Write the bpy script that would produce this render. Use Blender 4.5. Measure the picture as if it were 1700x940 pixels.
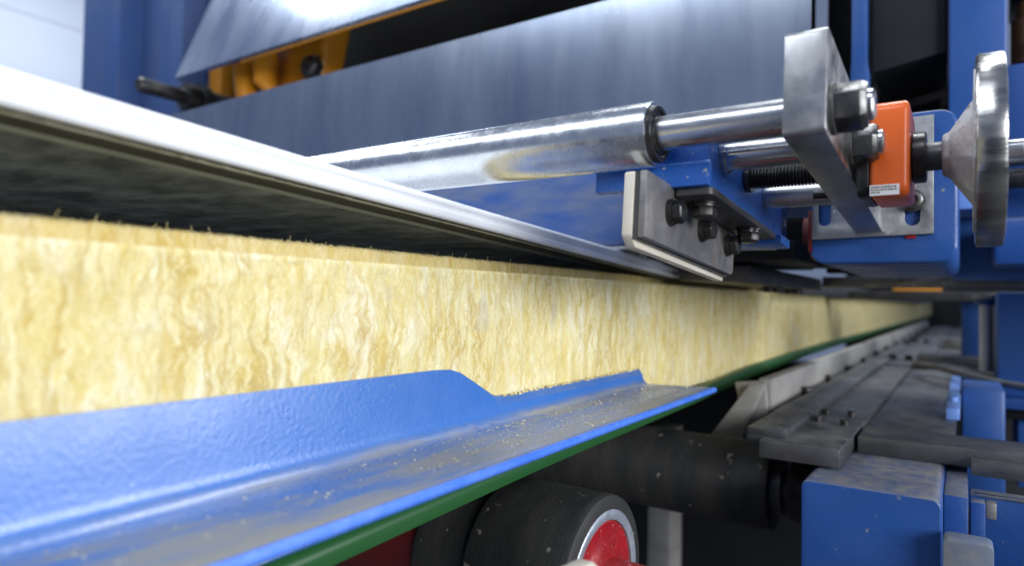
import bpy, bmesh, math, random
from mathutils import Vector, Matrix, noise, geometry
random.seed(7)
for o in list(bpy.data.objects): bpy.data.objects.remove(o)
scn = bpy.context.scene
C = scn.collection
H = 1.10                      # camera height above the workshop floor; scene heights below are relative to the lens
R = math.radians

# ---------------------------------------------------------------- camera
cam_d = bpy.data.cameras.new('camera'); cam = bpy.data.objects.new('camera', cam_d); C.objects.link(cam)
rows = ((0.82619811, -0.00165982, 0.56337725), (0.56308274, -0.03003108, -0.82585469), (0.01828959, 0.99954759, -0.02387701))
m = Matrix(rows).to_4x4(); m.translation = (0, 0, H); cam.matrix_world = m
cam_d.sensor_width = 36; cam_d.lens = 36 * 1100 / 1700
cam_d.clip_start = 0.02; cam_d.clip_end = 200
cam_d.dof.use_dof = True; cam_d.dof.focus_distance = 0.50; cam_d.dof.aperture_fstop = 4.1; cam_d.dof.aperture_blades = 9
scn.camera = cam

# ---------------------------------------------------------------- light: hall ambient and ceiling / window lamps
w = bpy.data.worlds.new('World'); scn.world = w; w.use_nodes = True
w.node_tree.nodes['Background'].inputs[0].default_value = (0.50, 0.64, 1.0, 1)
w.node_tree.nodes['Background'].inputs[1].default_value = 0.23
def lamp(name, loc, target, sx, sy, power, col):
    d = bpy.data.lights.new(name, 'AREA'); d.shape = 'RECTANGLE'; d.size = sx; d.size_y = sy; d.energy = power; d.color = col
    o = bpy.data.objects.new(name, d); C.objects.link(o); o.location = (loc[0], loc[1], loc[2] + H)
    v = Vector((target[0], target[1], target[2])) - Vector(loc)
    o.rotation_euler = v.to_track_quat('-Z', 'Y').to_euler(); return o
lamp('hall_window', (2.6, 1.40, .50), (-.3, .3, 0), 1.2, 1.0, 36, (0.95, 0.97, 1.0))
lamp('hall_lamp', (2.3, -1.0, .60), (-.3, .6, 0), 2.0, 1.0, 72, (0.95, 0.97, 1.0))
lamp('overhead_lamp', (-2.3, .55, 2.35), (-.7, .7, .2), .7, 1.3, 42, (0.90, 0.95, 1.0))
lamp('overhead_lamp', (-1.0, -1.1, 2.3), (-.6, .6, 0), 2.4, .5, 30, (0.85, 0.92, 1.0))  # unseen lamp added for a highlight along the top of the steel sheet
lamp('overhead_lamp', (.25, 1.9, 2.3), (.0, 1.6, 0),   .4, 2.2, 48, (0.92, 0.96, 1.0))
vs = scn.view_settings; vs.view_transform = 'Standard'; vs.look = 'None'; vs.exposure = 0.33; vs.gamma = 1

# ---------------------------------------------------------------- helpers
class MB:
    """collects shapes in scene coordinates (x right, y along the line, z above the lens)"""
    def __init__(s, xf=None): s.v = []; s.f = []; s.xf = xf
    def add(s, vs, fs):
        n = len(s.v)
        s.v += [s.xf(p) if s.xf else tuple(p) for p in vs]
        s.f += [tuple(i + n for i in f) for f in fs]; return s
    def box(s, x0, x1, y0, y1, z0, z1):
        p = [(x, y, z) for x in (x0, x1) for y in (y0, y1) for z in (z0, z1)]
        return s.add(p, [(0, 1, 3, 2), (4, 6, 7, 5), (0, 4, 5, 1), (2, 3, 7, 6), (0, 2, 6, 4), (1, 5, 7, 3)])
    def lathe(s, org, d, prof, n=32, rot=0):
        """prof = [(along, radius)], closed ends"""
        d = Vector(d).normalized(); u = d.orthogonal().normalized()
        if abs(d.x) > .9: u = Vector((0, 0, 1)) - d * d.z; u.normalize()
        if abs(d.z) > .9: u = Vector((0, 1, 0))
        w_ = d.cross(u); o = Vector(org); vs = []; fs = []
        for a, r in prof:
            for k in range(n):
                t = 2 * math.pi * k / n + rot
                vs.append(o + d * a + (u * math.cos(t) + w_ * math.sin(t)) * max(r, 1e-5))
        for i in range(len(prof) - 1):
            for k in range(n):
                k2 = (k + 1) % n
                fs.append((i * n + k, i * n + k2, (i + 1) * n + k2, (i + 1) * n + k))
        fs.append(tuple(range(n))[::-1]); fs.append(tuple(range((len(prof) - 1) * n, len(prof) * n)))
        return s.add(vs, fs)
    def cyl(s, p0, p1, r, n=28, r2=None):
        d = Vector(p1) - Vector(p0)
        return s.lathe(p0, d, [(0, r), (d.length, r if r2 is None else r2)], n)
    def hexa(s, org, d, r, h, rot=0):
        return s.lathe(org, d, [(0, r), (h * .8, r), (h, r * .85)], 6, rot)
    def prism(s, pts, ax, a, b):
        """closed outline extruded; ax 'X': pts are (y,z); 'Y': (x,z); 'Z': (x,y)"""
        mk = {'X': lambda p, t: (t, p[0], p[1]), 'Y': lambda p, t: (p[0], t, p[1]), 'Z': lambda p, t: (p[0], p[1], t)}[ax]
        n = len(pts); vs = [mk(p, a) for p in pts] + [mk(p, b) for p in pts]
        fs = [tuple(range(n)), tuple(range(2 * n - 1, n - 1, -1))]
        fs += [(i, i + n, (i + 1) % n + n, (i + 1) % n) for i in range(n)]
        return s.add(vs, fs)
    def holed(s, outer, holes, ax, a, b):
        mk = {'X': lambda p, t: (t, p[0], p[1]), 'Y': lambda p, t: (p[0], t, p[1]), 'Z': lambda p, t: (p[0], p[1], t)}[ax]
        loops = [outer] + holes; flat = [p for l in loops for p in l]; n = len(flat)
        tris = geometry.tessellate_polygon([[Vector((p[0], p[1], 0)) for p in l] for l in loops])
        vs = [mk(p, a) for p in flat] + [mk(p, b) for p in flat]
        fs = [tuple(t) for t in tris] + [tuple(i + n for i in t)[::-1] for t in tris]
        k = 0
        for l in loops:
            m_ = len(l); fs += [(k + i, k + i + n, k + (i + 1) % m_ + n, k + (i + 1) % m_) for i in range(m_)]; k += m_
        return s.add(vs, fs)
    def tube(s, pts, r, n=8):
        pts = [Vector(p) for p in pts]; vs = []; fs = []
        for i, p in enumerate(pts):
            d = (pts[min(i + 1, len(pts) - 1)] - pts[max(i - 1, 0)]).normalized(); u = d.orthogonal().normalized() if abs(d.z) > .95 else d.cross(Vector((0, 0, 1))).normalized()
            w_ = d.cross(u)
            vs += [p + (u * math.cos(2 * math.pi * k / n) + w_ * math.sin(2 * math.pi * k / n)) * r for k in range(n)]
        for i in range(len(pts) - 1):
            fs += [(i * n + k, i * n + (k + 1) % n, (i + 1) * n + (k + 1) % n, (i + 1) * n + k) for k in range(n)]
        fs += [tuple(range(n))[::-1], tuple(range((len(pts) - 1) * n, len(pts) * n))]
        return s.add(vs, fs)
    def build(s, name, mat, parent=None, bevel=0, seg=2, smooth=35, kind=None):
        me = bpy.data.meshes.new(name); me.from_pydata([(p[0], p[1], p[2] + H) for p in s.v], [], s.f)
        bm = bmesh.new(); bm.from_mesh(me); bmesh.ops.recalc_face_normals(bm, faces=bm.faces)
        if bevel:
            es = [e for e in bm.edges if len(e.link_faces) == 2 and e.calc_face_angle(0) > R(28)]
            bmesh.ops.bevel(bm, geom=es, offset=bevel, segments=seg, profile=.5, affect='EDGES', clamp_overlap=True)
        bm.to_mesh(me); bm.free()
        if smooth:
            me.polygons.foreach_set('use_smooth', [True] * len(me.polygons)); me.set_sharp_from_angle(angle=R(smooth))
        me.materials.append(mat)
        o = bpy.data.objects.new(name, me); C.objects.link(o)
        if parent: o.parent = parent
        if kind: o['kind'] = kind
        return o
THINGS = []
def thing(name, label, cat, group=None):
    o = bpy.data.objects.new(name, None); C.objects.link(o); o.empty_display_size = .02
    o['label'] = label; o['category'] = cat
    if group: o['group'] = group
    THINGS.append(o); return o
def tag(o, label, cat, group=None):
    o['label'] = label; o['category'] = cat
    if group: o['group'] = group
    return o
def kids(o):
    r = []
    for c in o.children: r += [c] + kids(c)
    return r
def rrect(x0, x1, y0, y1, r, n=5):
    pts = []
    for cx, cy, a0 in ((x1 - r, y1 - r, 0), (x0 + r, y1 - r, 90), (x0 + r, y0 + r, 180), (x1 - r, y0 + r, 270)):
        pts += [(cx + r * math.cos(R(a0 + 90 * k / n)), cy + r * math.sin(R(a0 + 90 * k / n))) for k in range(n + 1)]
    return pts
PIT = R(-4.9); PC, PS = math.cos(PIT), math.sin(PIT)
def pitch(p):                 # the adjusting head is mounted leaning forward along the line
    y, z = p[1] - .40, p[2] - .107
    return (p[0], .40 + y * PC - z * PS, .107 + y * PS + z * PC)

# ---------------------------------------------------------------- materials
def mat(name, col, rough=.5, metal=0., col2=None, cscale=20., stretch=(1, 1, 1), amount=.5, rvar=.15, bump=0., bscale=200., bstretch=None,
        dust=None, dust_lo=.45, dust_hi=.7, dscale=14., dstretch=None, speck=None, speck_scale=120., speck_th=.68, coat=0., aniso=0., spec=.5):
    m = bpy.data.materials.new(name); m.use_nodes = True; nt = m.node_tree; N = nt.nodes; L = nt.links
    b = N['Principled BSDF']; b.inputs['Metallic'].default_value = metal; b.inputs['Specular IOR Level'].default_value = spec
    tc = N.new('ShaderNodeTexCoord'); mp = N.new('ShaderNodeMapping'); mp.inputs['Scale'].default_value = stretch; L.new(tc.outputs['Object'], mp.inputs[0])
    def nz(scale, vec, detail=5, rg=.6):
        n = N.new('ShaderNodeTexNoise'); n.inputs['Scale'].default_value = scale; n.inputs['Detail'].default_value = detail; n.inputs['Roughness'].default_value = rg
        L.new(vec, n.inputs['Vector']); return n.outputs['Fac']
    def ramp(fac, lo, hi, a=0., b_=1.):
        r = N.new('ShaderNodeMapRange'); r.inputs[1].default_value = lo; r.inputs[2].default_value = hi; r.inputs[3].default_value = a; r.inputs[4].default_value = b_
        L.new(fac, r.inputs[0]); return r.outputs[0]
    def mix(fac, c1, c2):
        x = N.new('ShaderNodeMix'); x.data_type = 'RGBA'; L.new(fac, x.inputs[0])
        for s_, c in ((6, c1), (7, c2)):
            if isinstance(c, tuple): x.inputs[s_].default_value = (*c, 1)
            else: L.new(c, x.inputs[s_])
        return x.outputs[2]
    col2 = col2 or tuple(c * .72 for c in col)
    f1 = nz(cscale, mp.outputs[0])
    c = mix(ramp(f1, .35, .72, 0, amount), col, col2)
    rg = ramp(nz(cscale * 1.7, mp.outputs[0]), .3, .7, max(.02, rough - rvar), min(1, rough + rvar))
    if speck:
        fs = ramp(nz(speck_scale, tc.outputs['Object'], 3), speck_th, speck_th + .05)
        c = mix(fs, c, speck)
        ad = N.new('ShaderNodeMath'); ad.operation = 'MAXIMUM'; L.new(rg, ad.inputs[0]); L.new(ramp(fs, 0, 1, 0, .6), ad.inputs[1]); rg = ad.outputs[0]
    if dust:
        g = N.new('ShaderNodeNewGeometry'); sp = N.new('ShaderNodeSeparateXYZ'); L.new(g.outputs['Normal'], sp.inputs[0])
        up = ramp(sp.outputs['Z'], .35, .85)
        dv = tc.outputs['Object']
        if dstretch: dm = N.new('ShaderNodeMapping'); dm.inputs['Scale'].default_value = dstretch; L.new(dv, dm.inputs[0]); dv = dm.outputs[0]
        fd = ramp(nz(dscale, dv, 7, .68), dust_lo, dust_hi, 0, .92)
        mu = N.new('ShaderNodeMath'); mu.operation = 'MULTIPLY'; L.new(up, mu.inputs[0]); L.new(fd, mu.inputs[1])
        c = mix(mu.outputs[0], c, dust)
        ad = N.new('ShaderNodeMath'); ad.operation = 'MAXIMUM'; L.new(rg, ad.inputs[0]); L.new(ramp(mu.outputs[0], 0, 1, 0, .85), ad.inputs[1]); rg = ad.outputs[0]
        me_ = N.new('ShaderNodeMath'); me_.operation = 'MULTIPLY'; L.new(ramp(mu.outputs[0], 0, .6, 1, 0), me_.inputs[0]); me_.inputs[1].default_value = metal
        L.new(me_.outputs[0], b.inputs['Metallic'])
    L.new(c, b.inputs['Base Color']); L.new(rg, b.inputs['Roughness'])
    if bump:
        mp2 = mp
        if bstretch: mp2 = N.new('ShaderNodeMapping'); mp2.inputs['Scale'].default_value = bstretch; L.new(tc.outputs['Object'], mp2.inputs[0])
        bp = N.new('ShaderNodeBump'); bp.inputs['Strength'].default_value = bump; bp.inputs['Distance'].default_value = .001
        L.new(nz(bscale, mp2.outputs[0], 4), bp.inputs['Height']); L.new(bp.outputs[0], b.inputs['Normal'])
    if coat: b.inputs['Coat Weight'].default_value = coat; b.inputs['Coat Roughness'].default_value = .15
    if aniso: b.inputs['Anisotropic'].default_value = aniso
    return m
BLUE, BLUE2 = (.018, .078, .29), (.014, .058, .22)
DUST = (.34, .31, .22)
M = {}
M['guide_paint'] = mat('guide_paint', (.040, .155, .48), .30, 0, (.034, .13, .42), 18, amount=.6, rvar=.06, spec=.95, bump=.24, bscale=380, coat=.2, dust=(.25, .24, .195), dust_lo=.34, dust_hi=.62, dscale=30, dstretch=(1.6, .30, 1))
M['guide_edge'] = mat('guide_edge', (.05, .17, .70), .32, 0, (.14, .28, .72), 60, amount=.6, bump=.5, bscale=300)
M['blue'] = mat('blue_paint', BLUE, .38, 0, BLUE2, 12, amount=.7, bump=.25, bscale=260, dust=(.22, .215, .19), dust_lo=.10, dust_hi=.62, dscale=70, speck=(.16, .18, .22), speck_scale=90, speck_th=.69)
M['carriage'] = mat('carriage_paint', (.028, .135, .52), .36, 0, (.022, .10, .42), 16, bump=.35, bscale=280, speck=(.4, .42, .45), speck_scale=200, speck_th=.67)
M['blue_scuffed'] = mat('blue_scuffed_paint', BLUE, .35, .0, (.16, .18, .22), 9, stretch=(1, 1, 4), amount=.95, bump=.2, bscale=180)
M['blue_soft'] = mat('blue_satin_paint', (.022, .090, .32), .45, 0, (.02, .074, .26), 6, amount=.8, bump=.1, bscale=300)
M['faded_blue'] = mat('faded_blue_paint', (.022, .065, .21), .5, 0, (.05, .075, .15), 7, stretch=(1, 1, .4), amount=.8, bump=.1, bscale=60)
M['light_blue'] = mat('light_blue_paint', (.20, .36, .78), .35, 0, (.12, .25, .7), 14)
M['white'] = mat('white_coil_coating', (.86, .88, .90), .34, 0, (.74, .77, .82), 8, stretch=(1, .2, 1), rvar=.06)
M['edge_band'] = mat('dark_edge_band', (.065, .080, .105), .45, 0, (.085, .100, .125), 50, stretch=(1, .1, 1))
M['backing'] = mat('backing_coat_bluish', (.12, .165, .25), .42, 0, (.46, .57, .74), 34, stretch=(.7, 1.5, 1), amount=1, bump=.35, bscale=70)  # coat painted paler and bluer to offset dim yellow bounce light
M['glue'] = mat('glue_bead', (.56, .66, .80), .5, 0, (.40, .48, .58), 60, stretch=(1, .4, 1), bump=.6, bscale=160)
M['green'] = mat('green_coil_coating', (.017, .090, .024), .38, 0, (.013, .075, .020), 10, stretch=(1, .1, 1), rvar=.06)
M['film'] = mat('protective_film', (.50, .58, .54), .35, 0, (.24, .38, .28), 160, stretch=(1, .5, 1), bump=.8, bscale=300)
M['chrome'] = mat('chrome_plating', (.84, .85, .86), .25, 1, (.66, .67, .68), 60, amount=.6, rvar=.07, bump=.03, bscale=420, speck=(.16, .14, .11), speck_scale=330, speck_th=.70)
M['rod'] = mat('polished_rod', (.60, .60, .61), .28, 1, (.40, .40, .41), 30, stretch=(.3, 1, 1), bump=.08, bscale=300)
M['steel'] = mat('milled_steel', (.50, .50, .50), .36, 1, (.30, .30, .30), 26, amount=.8, rvar=.12, bump=.22, bscale=150, bstretch=(1, 1, .15), speck=(.2, .18, .15), speck_scale=90, speck_th=.72)
M['bracket'] = mat('weathered_steel_plate', (.33, .32, .315), .50, .75, (.18, .172, .165), 34, amount=.85, rvar=.12, bump=.3, bscale=260, speck=(.30, .20, .12), speck_scale=70, speck_th=.66)
M['dark_steel'] = mat('dark_steel', (.085, .085, .088), .48, .75, (.16, .155, .15), 24, amount=.7, bump=.25, bscale=220, dust=(.24, .23, .21), dust_lo=.42, dust_hi=.75)
M['black_bolt'] = mat('black_oxide', (.028, .028, .030), .36, .6, (.09, .085, .075), 60, amount=.6, bump=.15, bscale=300)
M['nut'] = mat('grey_nut_steel', (.16, .16, .155), .34, .9, (.08, .08, .08), 60, amount=.7, bump=.2, bscale=300)
M['rubber'] = mat('rubber', (.010, .011, .012), .62, 0, (.042, .039, .032), 16, stretch=(2.5, .5, .5), amount=.8, rvar=.1, bump=.45, bscale=240, speck=(.22, .21, .19), speck_scale=70, speck_th=.665, dust=(.035, .035, .033), dust_lo=.4, dust_hi=.85, dscale=40)
M['rim'] = mat('worn_rim_metal', (.42, .46, .52), .40, .6, (.30, .32, .36), 40, bump=.3, bscale=200)
M['red'] = mat('red_paint', (.33, .008, .012), .40, 0, (.20, .008, .010), 40, amount=.9, bump=.8, bscale=120, speck=(.5, .3, .28), speck_scale=260, speck_th=.66)
M['red_dark'] = mat('dull_red_paint', (.12, .008, .008), .5, 0, (.05, .006, .006), 12)
M['orange'] = mat('orange_plastic', (.78, .135, .015), .38, 0, (.60, .095, .012), 14, rvar=.06, bump=.05, bscale=400, coat=.15, speck=(.8, .25, .15), speck_scale=260, speck_th=.70)
M['yellow'] = mat('yellow_paint', (.62, .25, .015), .38, 0, (.45, .17, .01), 8)
M['pad'] = mat('plastic_pad', (.66, .62, .53), .52, 0, (.50, .43, .31), 40, stretch=(1, .35, 1.6), amount=.7, bump=.25, bscale=120)
M['sheet_steel'] = mat('bright_sheet_steel', (.52, .57, .65), .28, 1, (.29, .35, .47), 6.0, stretch=(2.0, 1, .35), amount=.95, rvar=.03, bump=.22, bscale=5, bstretch=(1.6, 1, .5))
M['plate_steel'] = mat('galvanised_plate', (.66, .73, .86), .28, 1, (.42, .50, .66), 5, stretch=(2, 1, .3), amount=.9, rvar=.04)
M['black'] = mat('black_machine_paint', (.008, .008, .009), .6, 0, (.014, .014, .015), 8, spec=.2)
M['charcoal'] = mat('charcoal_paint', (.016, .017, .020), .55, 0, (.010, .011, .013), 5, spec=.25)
M['grey_bar'] = mat('dusty_grey_bar', (.36, .35, .33), .6, .2, (.22, .21, .2), 16, stretch=(1, .4, 1), amount=.9, bump=.2, bscale=120)
M['bed'] = mat('worn_bed_steel', (.125, .126, .13), .36, .8, (.21, .21, .21), 18, stretch=(1, .4, 1), amount=.9, bump=.25, bscale=160, dust=(.15, .147, .14), dust_lo=.35, dust_hi=.9, dscale=40)
M['chalk'] = mat('chalk', (.50, .50, .46), .8)
M['wall'] = mat('pale_wall', (.66, .72, .84), .6, 0, (.55, .60, .70), .8, stretch=(1, .2, 2))
M['floor'] = mat('concrete_floor', (.05, .05, .052), .7, 0, (.08, .08, .08), 2, bump=.1, bscale=30)
M['white_plastic'] = mat('white_plastic', (.78, .79, .78), .4)
M['ink'] = mat('label_ink', (.05, .05, .05), .6)

def wool_material(fibre=False):
    m = bpy.data.materials.new('mineral_wool_fibre' if fibre else 'mineral_wool'); m.use_nodes = True; nt = m.node_tree; N = nt.nodes; L = nt.links
    b = N['Principled BSDF']; b.inputs['Roughness'].default_value = .85; b.inputs['Specular IOR Level'].default_value = .15
    tc = N.new('ShaderNodeTexCoord')
    def mapping(vec, sc):
        x = N.new('ShaderNodeMapping'); x.inputs['Scale'].default_value = sc; L.new(vec, x.inputs[0]); return x.outputs[0]
    def nz(vec, scale, detail, rg=.6, dist=0., colour=False):
        n = N.new('ShaderNodeTexNoise'); n.inputs['Scale'].default_value = scale; n.inputs['Detail'].default_value = detail
        n.inputs['Roughness'].default_value = rg; n.inputs['Distortion'].default_value = dist; L.new(vec, n.inputs['Vector']); return n.outputs['Color' if colour else 'Fac']
    def vm(op, a, bb):
        x = N.new('ShaderNodeVectorMath'); x.operation = op; L.new(a, x.inputs[0])
        if isinstance(bb, tuple): x.inputs[1].default_value = bb
        else: L.new(bb, x.inputs[1])
        return x.outputs[0]
    def mt(op, a, bb):
        x = N.new('ShaderNodeMath'); x.operation = op
        for i, q in enumerate((a, bb)):
            if isinstance(q, (int, float)): x.inputs[i].default_value = q
            else: L.new(q, x.inputs[i])
        return x.outputs[0]
    def rng(f, lo, hi, a=0., c=1.):
        r = N.new('ShaderNodeMapRange'); r.inputs[1].default_value = lo; r.inputs[2].default_value = hi; r.inputs[3].default_value = a; r.inputs[4].default_value = c
        L.new(f, r.inputs[0]); return r.outputs[0]
    def mix(fac, c1, c2, mode='MIX'):
        x = N.new('ShaderNodeMix'); x.data_type = 'RGBA'; x.blend_type = mode
        if isinstance(fac, (int, float)): x.inputs[0].default_value = fac
        else: L.new(fac, x.inputs[0])
        for s_, c in ((6, c1), (7, c2)):
            if isinstance(c, tuple): x.inputs[s_].default_value = (*c, 1)
            else: L.new(c, x.inputs[s_])
        return x.outputs[2]
    base = tc.outputs['Object']
    w1 = vm('MULTIPLY', vm('SUBTRACT', nz(base, 34, 5, .62, 0, True), (.5, .5, .5)), (0, .022, .026))
    p = vm('ADD', base, w1)
    lam = nz(mapping(p, (24, 84, 22)), 1, 9, .66, .25)                 # folded layers
    blot = nz(mapping(p, (12, 44, 15)), 1, 6, .58, .3)                 # pale and yellow clumps
    def rot(vec, ang, sc):
        x = N.new('ShaderNodeMapping'); x.vector_type = 'TEXTURE'; x.inputs['Rotation'].default_value = (ang, 0, 0); x.inputs['Scale'].default_value = tuple(1 / q for q in sc); L.new(vec, x.inputs[0]); return x.outputs[0]
    fa = nz(rot(p, .30, (300, 1000, 110)), 1, 2, .5); fb = nz(rot(p, -.38, (300, 850, 120)), 1, 2, .5)
    fibres = mt('MULTIPLY', mt('ADD', fa, fb), .5)
    jit = mt('MULTIPLY', mt('SUBTRACT', fibres, .5), .09)
    rid = mt('ABSOLUTE', mt('ADD', mt('SUBTRACT', nz(mapping(p, (18, 78, 15)), 1, 6, .56, .45), .5), jit), 0)
    gate = rng(nz(mapping(p, (12, 16, 9)), 1, 3, .5), .38, .54)
    rid2 = mt('ABSOLUTE', mt('ADD', mt('SUBTRACT', nz(mapping(p, (40, 170, 34)), 1, 7, .64, .3), .5), jit), 0)
    fine = nz(mapping(p, (150, 620, 90)), 1, 3, .6)
    c = mix(rng(lam, .40, .58), (.70, .60, .26), (.78, .735, .465))
    c = mix(rng(blot, .54, .64, 0, .65), c, (.82, .81, .68))
    c = mix(mt('MULTIPLY', rng(rid, .0, .050, .82, 0), gate), c, (.48, .325, .07))
    c = mix(rng(rid2, .0, .045, .42, 0), c, (.62, .44, .11))
    c = mix(rng(nz(mapping(p, (30, 34, 16)), 1, 2, .5), .66, .74, 0, .5), c, (.52, .50, .46))
    c = mix(rng(fine, .3, .7, .18, 0), c, (.60, .45, .14))
    c = mix(rng(fibres, .38, .58, .30, 0), c, (.62, .46, .13)); c = mix(rng(fibres, .50, .64, 0, .30), c, (.88, .84, .62))
    if fibre: c = mix(.35, c, (.76, .64, .26))
    else:                                                             # brown tint mixed into the upper rebate only
        att = N.new('ShaderNodeAttribute'); att.attribute_name = 'rebate_tint'
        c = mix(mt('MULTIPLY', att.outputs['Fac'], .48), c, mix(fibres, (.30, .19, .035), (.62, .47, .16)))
    L.new(c, b.inputs['Base Color'])
    bp = N.new('ShaderNodeBump'); bp.inputs['Strength'].default_value = .42; bp.inputs['Distance'].default_value = .0020
    hsum = mt('ADD', mt('ADD', mt('ADD', lam, mt('MULTIPLY', fibres, .5)), mt('MULTIPLY', rng(rid, 0, .06), .25)), mt('MULTIPLY', fine, .28))
    L.new(hsum, bp.inputs['Height']); L.new(bp.outputs[0], b.inputs['Normal'])
    b.inputs['Subsurface Weight'].default_value = 0
    return m
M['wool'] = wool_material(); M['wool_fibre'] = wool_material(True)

# ================================================================ setting
fl = MB(); fl.add([(-9, -9, -H), (9, -9, -H), (9, 14, -H), (-9, 14, -H)], [(0, 1, 2, 3)])
fo = fl.build('floor', M['floor'], smooth=0); fo['kind'] = 'structure'
mb = MB()                     # smooth cladding of the hall far behind the line, in wide courses
for k in range(5): mb.box(-7.05, -7.0 + .004 * (k % 2), -1, 9, -H + k * .9, -H + k * .9 + .892)
wo = mb.build('wall', M['wall'], smooth=0); wo['kind'] = 'structure'
lamp('wall_fill', (-5.4, 2.2, 2.6), (-7, 2.4, .8), 1.6, .4, 30, (.9, .95, 1))  # unseen lamp added to make the far wall bright

# ================================================================ mineral wool core
def wy(y, z, a, f, s=0.): return noise.noise(Vector((s, y * f, z * f * .28))) * a
T = thing('wool_core', 'long yellow mineral wool core slab running into the distance between the metal sheets', 'insulation')
ys = []; y = -.30
while y < 9:
    ys.append(y); y += .006 if y < .06 else max(.0016, .0042 * y * y)
ys.append(9.0)
zs = [-.112 + i * .0020 for i in range(67)]; zs[-1] = .0205
prof = [(-1.5, -.112), (-.9, -.112), (-.34, -.112)] + [(-.30, z) for z in zs] + [(-.3012, .0209), (-.3215, .0208)] + [(-.3225, .0208 + .0013 * i) for i in range(1, 8)] + [(-.326, .0312), (-.345, .031), (-.9, .0285), (-1.5, .0285)]
V = []; F_ = []; n = len(prof)
for y in ys:
    for i, (x, z) in enumerate(prof):
        if -.3001 < x:
            wob = noise.noise(Vector((1.7, y * 9, z * 9))) * .012
            dx = wy(y + wob, z, .0016, 55) + wy(y + wob, z, .0010, 150, 3) + wy(y + wob, z, .0005, 420, 7)
            if i >= 3 + 64: dx *= .35
            dz = noise.noise(Vector((y * 120, 4, 0))) * .0006 if i >= 3 + 65 else 0
            V.append((x + dx, y, z + dz))
        elif x > -.345 and z > 0:
            dz = (noise.noise(Vector((y * 160, 9, 1))) * .0008 + noise.noise(Vector((y * 45, 2, 1))) * .0006) if z > .0285 else 0
            dx = wy(y, z, .0009, 70, 5) + wy(y, z, .0005, 210, 8)
            V.append((x + dx, y, z + dz))
        else: V.append((x, y, z))
for j in range(len(ys) - 1):
    for i in range(n):
        a = j * n + i; b_ = j * n + (i + 1) % n
        F_.append((a, b_, b_ + n, a + n))
F_ += [tuple(range(n)), tuple(range((len(ys) - 1) * n, len(ys) * n))[::-1]]
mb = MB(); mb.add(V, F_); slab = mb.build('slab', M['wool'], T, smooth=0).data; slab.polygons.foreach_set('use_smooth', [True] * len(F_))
rebate_tint = slab.attributes.new('rebate_tint', 'FLOAT', 'POINT'); rebate_tint.data.foreach_set('value', [1. if v.co.x < -.316 and v.co.z > H else 0. for v in slab.vertices])
def ribbon(mb, pts, wd, side):
    vs = []
    for p in pts: vs += [p + side * wd, p - side * wd]
    mb.add(vs, [(2 * k, 2 * k + 1, 2 * k + 3, 2 * k + 2) for k in range(len(pts) - 1)])
mb = MB()
for k in range(5200):         # loose strands lying on the cut face
    y = .08 + 1.1 * random.random() ** 1.3; z = random.uniform(-.11, .018)
    p = Vector((-.2992, y, z)); a = random.gauss(math.pi / 2, .5); ln = random.uniform(.003, .011); cv = random.gauss(0, .9); pts = []
    for q in range(5):
        pts.append(p.copy()); a += cv * .25
        p = p + Vector((random.gauss(.00022, .0004), math.cos(a) * ln / 4, math.sin(a) * ln / 4))
    ribbon(mb, pts, random.uniform(.00005, .00011), Vector((0, math.sin(a), -math.cos(a))))
for k in range(9000):         # frayed fringe of the upper rebate
    y = .08 + .75 * random.random() ** 1.2
    p = Vector((-.3225 - random.random() * .007, y, .0298)); a = random.gauss(math.pi / 2, .7); cv = random.gauss(0, 1.6)
    ln = random.uniform(.0008, .0024) * (2.4 if random.random() < .018 else 1); pts = []
    for q in range(6):
        pts.append(p.copy()); a += cv * .28
        p = p + Vector((random.gauss(.0001, .0003), math.cos(a) * ln / 5, math.sin(a) * ln / 5))
    ribbon(mb, pts, random.uniform(.00006, .00012), Vector((0, 1, 0)))
mb.build('loose_fibres', M['wool_fibre'], T, smooth=0, kind='stuff')

# ================================================================ white top sheet coming down onto the wool
T = thing('top_metal_sheet', 'white coated metal sheet with folded edge coming down onto the yellow wool', 'metal sheet')
def ztop(y): return .0905 - .0568 * min(y, .80)
YS = [-.3, -.1, 0, .1, .2, .3, .4, .5, .6, .7, .76, .80, .9, 1.2, 2, 4, 9]
def sweep(prof, zf, yl=YS, closed=True):
    mb_ = MB(); n_ = len(prof); vs_ = []; fs_ = []
    for yy in yl:
        vs_ += [(x, yy, zf(yy) + dz) for x, dz in prof]
    for j in range(len(yl) - 1):
        for i in range(n_ if closed else n_ - 1):
            a_ = j * n_ + i; b2 = j * n_ + (i + 1) % n_; fs_.append((a_, b2, b2 + n_, a_ + n_))
    if closed: fs_ += [tuple(range(n_)), tuple(range((len(yl) - 1) * n_, len(yl) * n_))[::-1]]
    return mb_.add(vs_, fs_)
lip = [(-.3150, -.0012), (-.3050, -.0004), (-.3015, -.0006), (-.2990, -.0020), (-.2980, -.0040), (-.2986, -.0054), (-.3012, -.0070), (-.3018, -.0082), (-.3006, -.0092), (-.2982, -.0108), (-.2984, -.0132), (-.2996, -.0148), (-.3020, -.0154),
       (-.3040, -.0150), (-.3040, -.0030), (-.3150, -.0026)]
sweep(lip, ztop).build('edge_fold', M['white'], T, smooth=50)
sweep([(-1.5, -.001), (-.3152, -.001), (-.3152, -.0024), (-1.5, -.0024)], ztop).build('sheet', M['white'], T)
sweep([(-.3042, -.0148), (-.3345, -.0148), (-.3352, -.0138), (-.3352, -.0128), (-.3042, -.0128)], ztop).build('edge_band', M['edge_band'], T)
sweep([(-.3354, -.0138), (-.3480, -.0138), (-.3500, -.0148), (-1.5, -.0148), (-1.5, -.0128), (-.3354, -.0128)], ztop).build('backing', M['backing'], T)
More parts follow.
